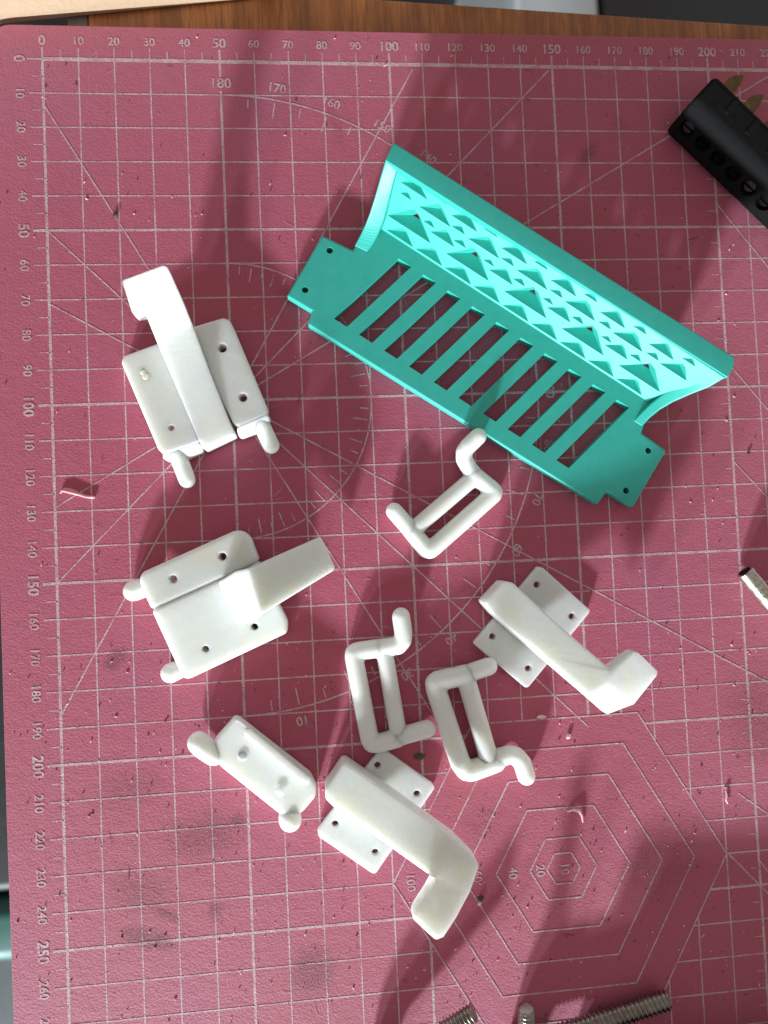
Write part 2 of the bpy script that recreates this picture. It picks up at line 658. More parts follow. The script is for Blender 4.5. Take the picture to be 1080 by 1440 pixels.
for a, b in (((200.2, -43), (240, -94.5)), ((201, -93.3), (240, -142)), ((200.2, -123), (240, -168)),
             ((190.2, -239.7), (240, -294)), ((194.8, -222.6), (240, -257)), ((200.2, -243), (240, -300))):
    strip(bm, a, b, 0.42, zz + 0.008)
o = bake(tmp_object(bm), 'printed_protractor', M_PRINT, mat)
o['label'] = 'white protractor arcs with angle rays printed on the mat'

for R_ in (5, 10, 20, 30, 40, 50):
    bm = bmesh.new()
    P = [(HX + R_ * math.cos(k * math.pi / 3), HY + R_ * math.sin(k * math.pi / 3)) for k in range(6)]
    for k in range(6):
        strip(bm, P[k], P[(k + 1) % 6], 0.42, zz + 0.022)
    bake(tmp_object(bm), 'printed_hexagon', M_PRINT, mat)


M_CUT = simple('dark_cut', (0.16, 0.02, 0.035), 0.7)
M_SCUFF = simple('pale_scuff', (0.60, 0.30, 0.36), 0.5)
for nm, m_, cnt in (('knife_cuts', M_CUT, 150), ('pale_scratches', M_SCUFF, 170)):
    bm = bmesh.new()
    centres = [(random.uniform(0, 220), random.uniform(-275, 0)) for _ in range(26)]
    for i in range(cnt):
        cx_, cy_ = random.choice(centres) if random.random() < 0.6 else (random.uniform(-12, 225), random.uniform(-280, 5))
        x, y = random.gauss(cx_, 7), random.gauss(cy_, 7)
        if x < -13 or y > 8:
            continue
        a = random.uniform(0, 6.28)
        L = random.choice((0.5, 0.7, 0.9, 1.2, 1.8, 3.5))
        w = random.uniform(0.06, 0.16)
        p0 = Vector((x, y))
        for k in range(3):
            p1 = p0 + Vector((math.cos(a), math.sin(a))) * L / 3
            strip(bm, p0, p1, w * (1, 1.3, .7)[k], ZP + 0.09 + 0.004 * k)
            p0 = p1
            a += random.uniform(-.3, .3)
    tag(bake(tmp_object(bm), nm, m_, mat), kind='stuff')


def number(txt, x, y, rot, size, bold=0.0):
    cu = bpy.data.curves.new('n', 'FONT')
    cu.body = txt
    cu.size = size * S
    cu.align_x = 'CENTER'
    cu.align_y = 'CENTER'
    cu.offset = bold * S
    cu.resolution_u = 4
    o = bpy.data.objects.new('n', cu)
    COL.objects.link(o)
    dg = bpy.context.evaluated_depsgraph_get()
    me = bpy.data.meshes.new_from_object(o.evaluated_get(dg), depsgraph=dg)
    bpy.data.objects.remove(o)
    ob = link('printed_number', me, M_PRINT, mat)
    ob.rotation_euler = (0, 0, math.radians(rot))
    ob.location = Vector((x - 100, y + 200, 3 + ZP + 0.04)) * S
    return ob


for i in range(0, 24):
    b5 = i % 5 == 0
    number(str(i * 10), i * 10, 5.4, 0, 4.0 if b5 else 3.35, 0.10 if b5 else 0.06)
for j in range(0, 28):
    b5 = j % 5 == 0
    number(str(j * 10), -6.5, -j * 10, -90, 4.1 if b5 else 3.4, 0.10 if b5 else 0.06)
for a in range(0, 181, 10):
    t = math.radians(a)
    off = 93.6 if a < 180 else 93.4
    number(str(a), CX + math.sin(t) * off, CY - math.cos(t) * off, a - 180, 4.2 if a == 180 else 3.7, 0.06)
for txt, x in (('10', 140.3), ('20', 133.0), ('40', 124.8), ('60', 114.4), ('80', 104.6), ('100', 95.0)):
    number(txt, x, -240.1, -90, 3.5, 0.03)


# ------------------------------------------------------------------ teal printed grille
T0 = Vector((94.8, -51.6))
TU = Vector((0.82631, -0.56321))
TV = Vector((0.56321, 0.82631))


def T(u, v, z):
    p = T0 + TU * u + TV * v
    return (p.x, p.y, z)


gr = thing('grille', T(46, -18, 0), 'turquoise 3D-printed grille with slotted plate and raised triangle-patterned wall', 'grille')
ZT = 3.5
SL, SV0, SV1 = 6.35, -30.0, -4.6
sl0, per, sw = 2.5, 8.52, 4.45
outer = [(-12.3, -31.9), (-3.9, -31.6), (-2.9, -35.6), (96.6, -34.6), (97.0, -29.9), (106.2, -29.6), (106.3, -9.4), (97.2, -9.0),
         (95.6, -3.0), (95.6, 3.6), (-3.4, 3.6), (-3.6, -9.8), (-13.2, -11.0)]
o = tmp_object(solid_bm([T(u, v, ZT) for u, v in outer], [list(range(len(outer)))], 3.4))
add_bevel(o, 0.7, 3)
apply_obj(o)
cb = bmesh.new()
# one opening that the ten slots share
x0, x1 = sl0, sl0 + per * 9 + sw
cut_v = [T(x0, SV0, 6), T(x1, SV0, 6), T(x1 + SL, SV1, 6), T(x0 + SL, SV1, 6)]
cb2 = solid_bm(cut_v, [[0, 1, 2, 3]], 8)
cut(o, cb2)
cb = bmesh.new()
for (u, v) in ((-9, -13.7), (-8.8, -27.4), (101.5, -12.5), (101.8, -26.4)):
    p = T(u, v, 0)
    cylinder_bm(cb, (p[0], p[1], -1), (p[0], p[1], 6), 0.95, seg=20)
cut(o, cb)
bake(o, 'base_plate', M_TEAL, gr)

bar_mesh = None
for k in range(9):
    a = sl0 + per * k + sw
    b = sl0 + per * (k + 1)
    base = T(a, SV0, 0)
    if bar_mesh is None:
        vs = [T(a, SV0, ZT), T(b, SV0, ZT), T(b + SL, SV1, ZT), T(a + SL, SV1, ZT)]
        first = solid('bar', M_TEAL, gr, vs, thick=3.4, bevel=0)
        bar_mesh, base0 = first.data, Vector(base)
    else:
        c = first.copy()
        COL.objects.link(c)
        c.parent = gr
        c.location = (Vector(base) - base0) * S
# wall
VT, ZW = 9.6, 22.0


def wall_v(z):
    return VT * (z - ZT) / (ZW - ZT)


bm = bmesh.new()
prof = []
for end in (0, 1):
    row = []
    for (v, z, du) in ((0, ZT, 0), (VT, ZW - 0.2, 1), (13.0, ZW - 0.2, 1), (9.8, 15.0, .7), (4.6, 3.0, 0), (4.0, 0.1, 0), (0, 0.1, 0)):
        u = (-3.0 - 2.6 * du) if end == 0 else (95.4 + 8.0 * du)
        row.append(bm.verts.new(Vector(T(u, v, z)) * S))
    prof.append(row)
n = len(prof[0])
for i in range(n):
    bm.faces.new([prof[0][i], prof[0][(i + 1) % n], prof[1][(i + 1) % n], prof[1][i]])
bm.faces.new(prof[0])
bm.faces.new(list(reversed(prof[1])))
wall = tmp_object(bm)
TRI = []
for k in range(5):
    TRI.append((0.1 + 19.85 * k, 14.7, 8.1, 13.95, 7.0, 'L'))
for k in range(9):
    TRI.append((1.7 + 10.05 * k, 8.8, 4.15, 7.4, 4.6, 'M'))
for k in range(6):
    TRI.append((7.5 + 16.05 * k, 10.0 if k < 5 else 9.0, 15.3, 18.9, 4.9, 'M'))
    TRI.append((0.2 + 16.25 * k, 8.3, 18.2, 21.3, 3.8, 'M'))
    TRI.append((9.7 + 16.3 * k, 3.9, 20.0, 21.3, 2.0, 'S'))
for k in range(4):
    TRI.append((13.3 + 19.7 * k, 7.8, 11.0, 13.95, 4.0, 'M'))
    TRI.append((20.4 + 19.8 * k, 3.5, 12.6, 13.8, 1.8, 'S'))
    TRI.append((10.4 + 19.9 * k, 3.2, 12.5, 13.5, 1.5, 'S'))
TRI.append((1.3, 3.2, 15.6, 16.7, 1.5, 'S'))
for k in range(5):
    TRI.append((18.1 + 16.2 * k, 3.7, 15.7, 17.0, 2.0, 'S'))
wn = Vector((0, -(ZW - ZT), VT)).normalized()        # outward normal in (u, v, z)
cb = bmesh.new()
for (ua, w, za, zc, uc, kind) in TRI:
    behind = {'L': 2.15, 'M': 1.1, 'S': 0.6}[kind]
    def W(u, z, off):
        return Vector(T(u, wall_v(z) + wn.y * off, z + wn.z * off)) * S
    if kind == 'S':
        ua, w, uc, zc = ua - 0.12 * w, w * 1.25, uc * 1.25, zc + 0.3
    elif kind == 'M':
        ua, w, uc = ua - 0.03 * w, w * 1.06, uc * 1.06
    e = 0.5
    cw = w * 0.10
    A, B = W(ua, za, e), W(ua + w, za, e)
    # points pushed along the sides so the opening on the surface itself keeps its outline
    C1, C2 = W(ua + uc - cw * .5, zc, e), W(ua + uc + cw, zc - 0.12 * (zc - za), e)
    ratio = 0.86
    D1 = Vector(T(ua + uc + cw * .2, wall_v(zc) + behind, za - 0.06 * (zc - za))) * S
    A0, B0 = W(ua + .02, za, 0), W(ua + w - .02, za, 0)
    vs = [cb.verts.new(p) for p in (A, B, C2, C1, D1, A0, B0, W(ua + uc + cw, zc - 0.12 * (zc - za), 0), W(ua + uc - cw * .5, zc, 0))]
    a_, b_, c2, c1, d_, a0, b0, c20, c10 = vs
    for f in ((a_, b_, c2, c1), (a_, a0, b0, b_), (b_, b0, c20, c2), (c2, c20, c10, c1), (c1, c10, a0, a_),
              (a0, d_, b0), (b0, d_, c20), (c20, d_, c10), (c10, d_, a0)):
        cb.faces.new(f)
cut(wall, cb, 'EXACT')
bake(wall, 'patterned_wall', M_TEAL, gr, 20)
solid('top_rim', M_TEAL, gr, [T(-5.8, 8.4, 22.3), T(104.1, 10.0, 22.3), T(103.9, 13.6, 22.3), T(102.9, 16.0, 22.3), T(-6.5, 13.9, 22.3)]
      , thick=2.6, bevel=0.45, seg=2)


def rib(outer_e, inner_e, flip):
    vs = [T(*p) for p in outer_e] + [T(*p) for p in inner_e]
    n = len(outer_e)
    fs = []
    for i in range(n - 1):
        f = [i, i + 1, n + i + 1, n + i]
        fs.append(f if flip else f[::-1])
    return solid('side_rib', M_TEAL, gr, vs, fs, thick=3.0, bevel=0.5, seg=2, zmin=0.3, smooth=25)


rib([(-5.9, 9.0, 22.25), (-5.1, 5.2, 18.2), (-4.5, 2.5, 14), (-4.0, -0.6, 10), (-3.8, -3.4, 7), (-3.8, -6.0, 5), (-3.8, -8.6, 3.7)],
    [(-2.1, 9.6, 22.25), (-1.3, 6.1, 17.6), (-0.5, 3.3, 12.8), (0.3, 0.5, 8.4), (0.6, -2.4, 6.2), (0.6, -5.2, 4.7), (0.3, -8.1, 3.7)], True)
rib([(104.1, 10.8, 22.25), (102.6, 7.2, 18), (100.6, 4.6, 14), (98.6, 1.6, 10), (97.2, -1.5, 7.2), (96.5, -4.4, 5.1), (96.2, -7.4, 3.7)],
    [(99.6, 11.2, 22.25), (98.5, 8.0, 17.4), (97.0, 5.4, 12.8), (95.2, 2.6, 8.8), (94.3, -0.8, 6.2), (93.6, -4.0, 4.7), (93.0, -7.4, 3.7)], False)

# ------------------------------------------------------------------ white wire-like clips
def seg_dist(p, P, Rr):
    best = 1e9
    for k in range(len(P) - 1):
        a, b = P[k], P[k + 1]
        d = b - a
        t_ = max(0.0, min(1.0, (p - a).dot(d) / d.length_squared))
        best = min(best, (p - (a + d * t_)).length - (Rr[k] * (1 - t_) + Rr[k + 1] * t_))
    return best


def fused(parts, parent, voxel=0.33, it=5):
    """chains grow into one smooth surface, which is then divided along the chains into parts"""
    bm = bmesh.new()
    data = []
    for name, chains in parts:
        cl = []
        for P, Rr in chains:
            Rr = [Rr] * len(P) if isinstance(Rr, (int, float)) else list(Rr)
            cl.append(([Vector(p) for p in P], Rr))
            for p, r in zip(P, Rr):
                bmesh.ops.create_uvsphere(bm, u_segments=20, v_segments=12, radius=r * S * 0.995, matrix=Matrix.Translation(Vector(p) * S))
            for k in range(len(P) - 1):
                cylinder_bm(bm, P[k], P[k + 1], Rr[k], Rr[k + 1], 24)
        data.append((name, cl))
    o = tmp_object(bm)
    md = o.modifiers.new('r', 'REMESH')
    md.mode = 'VOXEL'
    md.voxel_size = voxel * S
    md = o.modifiers.new('s', 'SMOOTH')
    md.iterations = it
    apply_obj(o)
    src = bmesh.new()
    src.from_mesh(o.data)
    bpy.data.objects.remove(o)
    src.normal_update()
    owner = {}
    for f in src.faces:
        c = f.calc_center_median() / S
        owner[f.index] = min(range(len(data)), key=lambda q: min(seg_dist(c, P, Rr) for P, Rr in data[q][1]) + (0.0 if q == 0 else 0.02))
    off = parent.location
    for q, (name, _) in enumerate(data):
        me = bpy.data.meshes.new(name)
        vmap, vs, ns, fs = {}, [], [], []
        for f in src.faces:
            if owner[f.index] != q:
                continue
            idx = []
            for v_ in f.verts:
                if v_.index not in vmap:
                    vmap[v_.index] = len(vs)
                    vs.append(v_.co - off)
                    ns.append(v_.normal.copy())
                idx.append(vmap[v_.index])
            fs.append(idx)
        me.from_pydata(vs, [], fs)
        me.polygons.foreach_set('use_smooth', [True] * len(me.polygons))
        me.normals_split_custom_set_from_vertices([tuple(n_) for n_ in ns])
        link(name, me, M_WHITE, parent)
    src.free()


def clip(loc, label, frame, bar_pts, hook, hr, prong, pr, r=2.3):
    t = thing('hook_clip', loc, label, 'clip', 'white frame clips with hooked ends')
    fused((('frame', [(frame, r), (bar_pts, r * 0.93)]), ('curved_prong', [(hook, hr)]), ('straight_prong', [(prong, pr)])), t)
    return t


f1 = [(118.61, -124.33, 3.00), (124.06, -128.93, 2.60), (124.52, -129.52, 2.50), (124.32, -130.20, 2.40), (105.70, -144.99, 2.30), (104.71, -145.59, 2.30), (103.77, -145.28, 2.30), (100.70, -141.15, 2.30), (99.26, -139.18, 2.30)]
b1 = [(117.70, -125.88, 2.70), (101.90, -138.16, 2.40)]
h1 = [(119.86, -113.56, 6.00), (116.79, -116.29, 5.30), (115.76, -117.71, 4.70), (115.80, -119.72, 4.00), (117.29, -122.39, 3.30), (119.59, -125.11, 2.80)]
p1 = [(94.95, -133.88, 2.70), (99.97, -140.17, 2.40)]
clip((f1[5][0], f1[5][1], 0), 'white hooked clip whose bent end lies on the turquoise grille edge', f1, b1, h1, 2.45, p1, 2.5, 2.6)

f2 = [(90.44, -172.62, 2.70), (82.62, -173.32, 2.50), (81.62, -173.75, 2.50), (81.52, -174.84, 2.40), (84.99, -198.19, 2.40), (85.59, -199.41, 2.40), (86.78, -199.60, 2.40), (92.82, -198.50, 2.50)]
b2 = [(90.25, -173.62, 2.50), (93.29, -197.83, 2.50)]
h2 = [(95.25, -163.86, 5.00), (95.73, -168.51, 4.60), (95.46, -170.70, 4.20), (94.19, -172.16, 3.70), (89.06, -172.69, 2.80)]
p2 = [(101.49, -196.23, 3.20), (92.82, -198.20, 2.60)]
clip((f2[3][0], f2[3][1], 0), 'white hooked clip with its bent end pointing up, left one of the lower pair', f2, b2, h2, 2.6, p2, 2.55, 2.65)

f3 = [(113.34, -181.66, 3.40), (105.27, -182.90, 3.30), (104.30, -183.55, 3.30), (104.45, -185.20, 3.20), (110.51, -206.46, 3.00), (112.05, -208.73, 3.00), (113.70, -209.01, 3.00), (120.76, -207.05, 3.00)]
b3 = [(113.45, -183.60, 3.20), (118.78, -205.44, 3.00)]
h3 = [(129.54, -211.66, 3.00), (128.51, -207.88, 3.20), (126.91, -205.78, 3.30), (124.98, -205.10, 3.30), (121.64, -205.89, 3.10), (117.69, -207.15, 3.00)]
p3 = [(119.93, -179.65, 3.80), (113.35, -181.49, 3.40), (110.59, -181.67, 3.30)]
clip((f3[3][0], f3[3][1], 0), 'white hooked clip with its bent end pointing down towards the hexagon print', f3, b3, h3, 2.65, p3, 2.6, 2.95)

# ------------------------------------------------------------------ lower-left latch block
t = thing('latch_block', [(53.96, -205.09, 0.00)][0], 'small white latch block with two rounded lugs, lowest left of the white pieces', 'latch')
v = [(42.07, -194.67, 6.00), (47.82, -188.84, 6.50), (49.20, -189.57, 7.40), (68.01, -206.05, 7.40), (69.29, -209.62, 6.00), (69.09, -212.40, 5.00), (65.09, -216.43, 5.50), (59.22, -215.96, 6.20), (43.47, -201.49, 6.60)]
solid('block', M_WHITE, t, v, thick=6, zmin=0.1, bevel=0.9)
v = [(50.61, -191.96, 8.20), (52.35, -191.86, 8.20), (68.09, -206.25, 8.20), (67.28, -207.67, 8.20), (65.16, -207.36, 8.20), (50.69, -193.67, 8.20)]
solid('ridge', M_WHITE, t, v, thick=2.2, bevel=0.35)
tube('rounded_lug', M_WHITE, t, [(37.75, -195.35, 4.20), (39.17, -196.76, 4.10), (41.75, -198.92, 3.80)], [3.1, 3.2, 3.1])
tube('rounded_lug', M_WHITE, t, [(61.85, -218.59, 3.40), (61.74, -217.71, 3.40)], [3.2, 3.2])
for q in ([(49.80, -199.16, 6.62)], [(59.58, -209.34, 6.62)]):
    x, y, z = q[0]
    bm = bmesh.new()
    bmesh.ops.create_uvsphere(bm, u_segments=24, v_segments=14, radius=1.35 * S,
                              matrix=Matrix.Translation(Vector((x, y, z)) * S) @ Matrix.Diagonal((1, 1, 0.24, 1)))
    bake(tmp_object(bm), 'screw_boss', M_WHITE, t, 180)


# ------------------------------------------------------------------ brackets lying plate down
def holes_of(pts, r):
    return [(x, y, z, r) for (x, y, z) in pts]


t = thing('arm_bracket', [(134.55, -170.84, 0.00)][0], 'white plate-and-arm bracket right of centre, its arm tip bent up to the right', 'bracket', 'white arm brackets lying on their screw plates')
v = [(136.46, -151.85, 2.40), (137.99, -152.26, 2.40), (151.48, -165.37, 2.40), (151.20, -166.19, 2.40), (131.81, -186.66, 2.40), (130.79, -186.70, 2.40), (116.27, -173.24, 2.40), (116.53, -172.54, 2.40)]
solid('mounting_plate', M_WHITE, t, v[::-1], thick=2.3, bevel=0.35, seg=2,
      holes=holes_of([(135.94, -157.18, 2.40), (145.96, -166.96, 2.40), (121.88, -171.47, 2.40), (131.99, -181.33, 2.40)], 0.85))
v = [(118.35, -160.91, 9.00), (124.39, -155.23, 9.00), (126.90, -155.67, 9.20), (138.93, -168.34, 12.80), (150.99, -180.21, 16.60), (156.81, -175.39, 18.50), (157.91, -175.59, 19.00), (163.23, -181.05, 19.00), (163.14, -182.15, 18.60), (156.34, -189.66, 18.20), (150.83, -193.38, 12.50), (144.24, -187.29, 16.00), (149.40, -183.16, 17.40), (133.02, -176.29, 12.90), (121.09, -164.55, 9.30)]
solid('arm', M_WHITE, t, v, [[0, 1, 2, 14], [2, 3, 13, 14], [3, 4, 12, 11, 13], [4, 5, 6, 7, 8, 9, 12], [12, 9, 10, 11]],
      thick=[8.8, 8.8, 8.8, 8, 6, 5, 5, 5, 5, 5.5, 4.5, 6, 6, 8, 9.2], zmin=0.2, bevel=0.75, smooth=36, ang=32)

t = thing('arm_bracket', [(86.50, -219.93, 0.00)][0], 'white plate-and-arm bracket at lower middle, its long arm tip bent down to the left', 'bracket', 'white arm brackets lying on their screw plates')
v = [(87.36, -201.97, 2.40), (89.56, -201.93, 2.40), (102.43, -212.22, 2.40), (103.02, -213.37, 2.40), (85.10, -235.79, 2.40), (84.04, -235.69, 2.40), (69.49, -224.30, 2.40), (69.19, -222.38, 2.40)]
solid('mounting_plate', M_WHITE, t, v[::-1], thick=2.3, bevel=0.5, seg=2,
      holes=holes_of([(86.90, -205.82, 2.40), (97.78, -214.65, 2.40), (74.22, -221.18, 2.40), (85.12, -229.91, 2.40)], 0.85))
v = [(71.85, -209.20, 9.00), (76.93, -202.67, 9.00), (78.18, -202.70, 9.20), (93.15, -213.10, 13.00), (105.58, -221.77, 16.50), (110.52, -226.88, 17.00), (111.56, -229.07, 17.80), (108.15, -234.09, 21.00), (103.66, -238.37, 24.50), (99.85, -241.80, 26.50), (97.88, -242.28, 26.50), (92.14, -236.28, 26.50), (92.91, -235.23, 25.00), (97.06, -232.76, 20.80), (100.06, -232.16, 16.80), (86.72, -222.93, 12.60), (73.88, -213.81, 9.40), (71.84, -211.73, 9.00)]
solid('arm', M_WHITE, t, v, [[0, 1, 2, 16, 17], [2, 3, 15, 16], [3, 4, 14, 15], [4, 5, 6, 7, 13, 14], [7, 8, 9, 10, 11, 12, 13]],
      thick=[8.8, 8.8, 8.8, 8, 6, 5, 5, 4.5, 4.5, 4.5, 4.5, 4.5, 4.5, 5, 6, 7, 9.2, 8.8], zmin=0.2, bevel=0.8, seg=4, smooth=36, ang=32)

# ------------------------------------------------------------------ brackets lying on their pins
t = thing('hook_bracket', [(36.48, -92.52, 0.00)][0], 'white hook bracket at upper left with its hook reaching up past the plate', 'bracket', 'white hook brackets with raised arms and pins')
v = [(21.19, -87.55, 4.60), (32.26, -84.07, 5.80), (41.01, -106.69, 7.00), (41.36, -112.87, 7.60), (31.55, -115.82, 7.40), (30.18, -114.43, 7.20), (20.47, -89.75, 4.60), (20.51, -88.55, 4.60)]
solid('plate', M_WHITE, t, v[::-1], thick=4.6, zmin=0.1, bevel=0.9,
      holes=holes_of([(33.80, -108.52, 7.10)], 0.75))
c0 = [(27.41, -93.72, 5.45)][0]
bm = bmesh.new()
for (dx, dy, rr_) in ((0, 0, 1.35), (-0.9, 1.3, 1.0), (0.7, -0.9, 0.95)):
    bmesh.ops.create_uvsphere(bm, u_segments=20, v_segments=12, radius=rr_ * S,
                              matrix=Matrix.Translation(Vector((c0[0] + dx, c0[1] + dy, c0[2])) * S) @ Matrix.Diagonal((1, 1, 0.2, 1)))
o = tmp_object(bm)
md = o.modifiers.new('r', 'REMESH')
md.mode = 'VOXEL'
md.voxel_size = 0.15 * S
md = o.modifiers.new('s', 'SMOOTH')
md.iterations = 5
bake(o, 'melted_blob', simple('yellowed_plastic', (0.75, 0.73, 0.60), 0.45), t, 180)
v = [(39.41, -80.75, 6.00), (41.08, -79.96, 6.00), (48.94, -77.49, 5.40), (50.62, -78.20, 5.40), (51.83, -80.86, 5.60), (60.32, -103.91, 7.00), (60.37, -105.63, 7.20), (52.18, -108.92, 7.50), (50.90, -108.26, 7.50), (46.42, -98.22, 6.90)]
solid('plate', M_WHITE, t, v[::-1], thick=4.8, zmin=0.1, bevel=0.9,
      holes=holes_of([(48.37, -86.35, 6.00), (53.66, -100.64, 7.00)], 1.05))
v = [(30.20, -79.97, 16.50), (39.52, -75.68, 16.50), (41.12, -81.20, 10.50), (44.86, -93.10, 7.70), (51.19, -111.16, 7.70), (42.78, -114.92, 7.70), (42.02, -114.18, 7.70), (36.72, -100.02, 7.60), (31.61, -86.15, 9.50), (39.24, -74.08, 27.50), (28.27, -81.42, 20.00), (27.94, -80.95, 22.00), (27.86, -77.30, 27.50), (28.00, -76.62, 31.00), (28.38, -76.12, 31.00), (37.83, -72.63, 31.00), (38.92, -72.85, 31.00)]
solid('arm', M_WHITE, t, v, [[0, 1, 2, 8], [8, 2, 3, 7], [7, 3, 4, 5, 6], [12, 9, 1, 0, 10, 11], [13, 14, 15, 16, 9, 12]],
      thick=[4, 4, 4, 5, 7, 7, 7, 5, 4, 4.5, 4.5, 4.5, 4.5, 4.5, 4.5, 4.5, 4.5], zmin=0.1, bevel=0.7, seg=4, smooth=50, ang=32)
v = [(30.93, -115.37, 7.00), (41.32, -112.68, 7.30), (41.95, -114.97, 5.40), (37.92, -116.65, 4.60), (33.37, -117.74, 4.20), (30.96, -117.00, 4.80)]
solid('hinge_lip', M_WHITE, t, v[::-1], thick=4.4, zmin=0.1, bevel=1.2, seg=4)
v = [(51.35, -109.01, 7.60), (60.54, -105.46, 7.60), (61.13, -107.26, 5.40), (56.66, -110.24, 4.60), (52.01, -111.77, 4.80)]
solid('hinge_lip', M_WHITE, t, v[::-1], thick=4.4, zmin=0.1, bevel=1.2, seg=4)
tube('pin', M_WHITE, t, [(36.90, -122.67, 2.70), (35.54, -118.21, 3.40), (34.66, -115.17, 4.40)], [2.4, 2.4, 2.4])
tube('pin', M_WHITE, t, [(60.68, -113.79, 2.60), (59.10, -110.02, 3.30), (57.87, -106.75, 4.40)], [2.4, 2.4, 2.4])

t = thing('hook_bracket', [(41.96, -158.50, 0.00)][0], 'white hook bracket at middle left with its arm sticking out to the right', 'bracket', 'white hook brackets with raised arms and pins')
v = [(24.30, -148.72, 8.60), (25.47, -147.61, 8.60), (50.38, -137.44, 8.20), (52.71, -137.84, 8.10), (54.28, -139.70, 8.00), (56.39, -146.07, 8.00), (52.35, -148.12, 8.40), (27.30, -158.09, 8.80), (26.66, -156.60, 8.80), (24.40, -150.95, 8.60)]
solid('plate', M_WHITE, t, v[::-1], thick=6.0, zmin=0.1, bevel=1.2, seg=4,
      holes=holes_of([(33.25, -150.05, 8.60), (46.57, -144.57, 8.40)], 1.0))
v = [(27.32, -158.14, 8.90), (52.36, -148.17, 8.50), (56.40, -146.12, 8.10), (61.57, -159.21, 7.20), (63.45, -163.56, 6.60), (63.19, -166.59, 6.20), (36.23, -177.47, 7.00), (34.51, -177.01, 7.00), (30.98, -167.73, 8.00)]
solid('plate', M_WHITE, t, v[::-1], thick=6.0, zmin=0.1, bevel=1.2, seg=4,
      holes=holes_of([(41.00, -169.57, 7.90), (54.39, -164.34, 7.30)], 0.95))
v = [(45.79, -151.23, 12.50), (50.74, -148.49, 14.80), (54.35, -147.92, 17.80), (57.29, -160.07, 17.00), (55.75, -161.34, 16.00), (52.22, -162.79, 13.50), (50.22, -162.58, 12.40), (49.26, -161.01, 12.00), (58.81, -146.00, 15.00), (73.12, -140.38, 9.50), (73.87, -140.89, 9.30), (77.13, -148.97, 8.60), (76.61, -149.90, 8.60), (67.54, -154.71, 12.00)]
solid('arm', M_WHITE, t, v, [[0, 1, 2, 3, 4, 5, 6, 7], [3, 2, 8, 9, 10, 11, 12, 13]],
      thick=[5, 6, 8, 8, 7, 6, 5, 5, 6, 5, 5, 5, 5, 6], zmin=0.2, bevel=0.9, seg=4, smooth=60, ang=32)
tube('pin', M_WHITE, t, [(21.48, -152.92, 3.20), (24.86, -152.02, 3.00)], [2.9, 2.7])
tube('pin', M_WHITE, t, [(30.64, -176.10, 2.90), (33.47, -175.12, 2.70)], [2.8, 2.5])

# ------------------------------------------------------------------ black terminal block with brass pins
PD = Vector((0.7071, -0.7071))
PB = Vector((0.7071, 0.7071))
P0 = Vector((184.6, -22.0))


def Q(a, b, z):
    p = P0 + PD * a + PB * b
    return (p.x, p.y, z)


pl = thing('terminal_block', Q(30, 7, 0), 'black plastic terminal block with brass prongs at the upper right', 'terminal block')
bm = bmesh.new()
rows = []
for a, sc in ((-1.2, 0.0), (62, 0.0)):
    rows.append([bm.verts.new(Vector(Q(a, b, z)) * S) for (b, z) in ((1.6, 0.1), (0.2, 2.5), (2.2, 12.0), (4.0, 14.5), (13.0, 14.5), (16.5, 11), (16.5, 0.1))])
n = 7
for i in range(n):
    bm.faces.new([rows[0][i], rows[0][(i + 1) % n], rows[1][(i + 1) % n], rows[1][i]])
bm.faces.new(rows[0])
bm.faces.new(rows[1][::-1])
o = tmp_object(bm)
add_bevel(o, 1.5, 3, 20)
apply_obj(o)
cb = bmesh.new()
fd = Vector((0, -0.979, 0.206))
hole_a = [3.2, 9.6, 16.0, 22.4, 28.8, 35.2, 41.6, 48, 54.4]
for a in hole_a:
    c0 = Vector(Q(a, 1.2 + 2.5, 7.2 - .5))
    c1 = Vector(Q(a, 1.2 - 2.5, 7.2 + .5))
    cylinder_bm(cb, c0, c1, 2.5, seg=28)
cut(o, cb)
bake(o, 'housing', M_BLACK, pl)
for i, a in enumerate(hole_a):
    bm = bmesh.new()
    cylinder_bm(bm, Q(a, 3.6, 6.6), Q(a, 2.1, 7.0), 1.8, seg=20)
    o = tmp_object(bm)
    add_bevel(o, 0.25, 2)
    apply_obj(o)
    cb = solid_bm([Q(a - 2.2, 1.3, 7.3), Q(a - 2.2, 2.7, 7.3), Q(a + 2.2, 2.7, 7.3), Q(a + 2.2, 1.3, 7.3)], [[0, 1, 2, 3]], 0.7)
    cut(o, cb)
    bake(o, 'terminal_screw', M_GLINT if i in (0, 4) else M_HOLE, pl)  # two screws get metal for their glints, the rest the recess black
for a in (4.2, 12.6, 21.4, 30, 38.6):
    v = [Q(a - 2.0, 13.5, 10), Q(a + 2.0, 13.5, 10), Q(a + 2.0, 21.0, 10), Q(a + 1.2, 24.2, 9.6), Q(a + 0.3, 25.0, 9.4), Q(a - 1.4, 22.6, 9.6), Q(a - 2.0, 20.5, 10)]
    solid('prong', M_BRASS, pl, v, thick=4.0, bevel=0.8, seg=3)
for a in (8.4, 17, 25.7):
    v = [Q(a - 0.9, 7, 14.8), Q(a + 0.9, 7, 14.8), Q(a + 0.9, 13.2, 14.8), Q(a - 0.9, 13.2, 14.8)]
    solid('ridge', M_BLACK, pl, v, thick=2.0, bevel=0.4, seg=2)


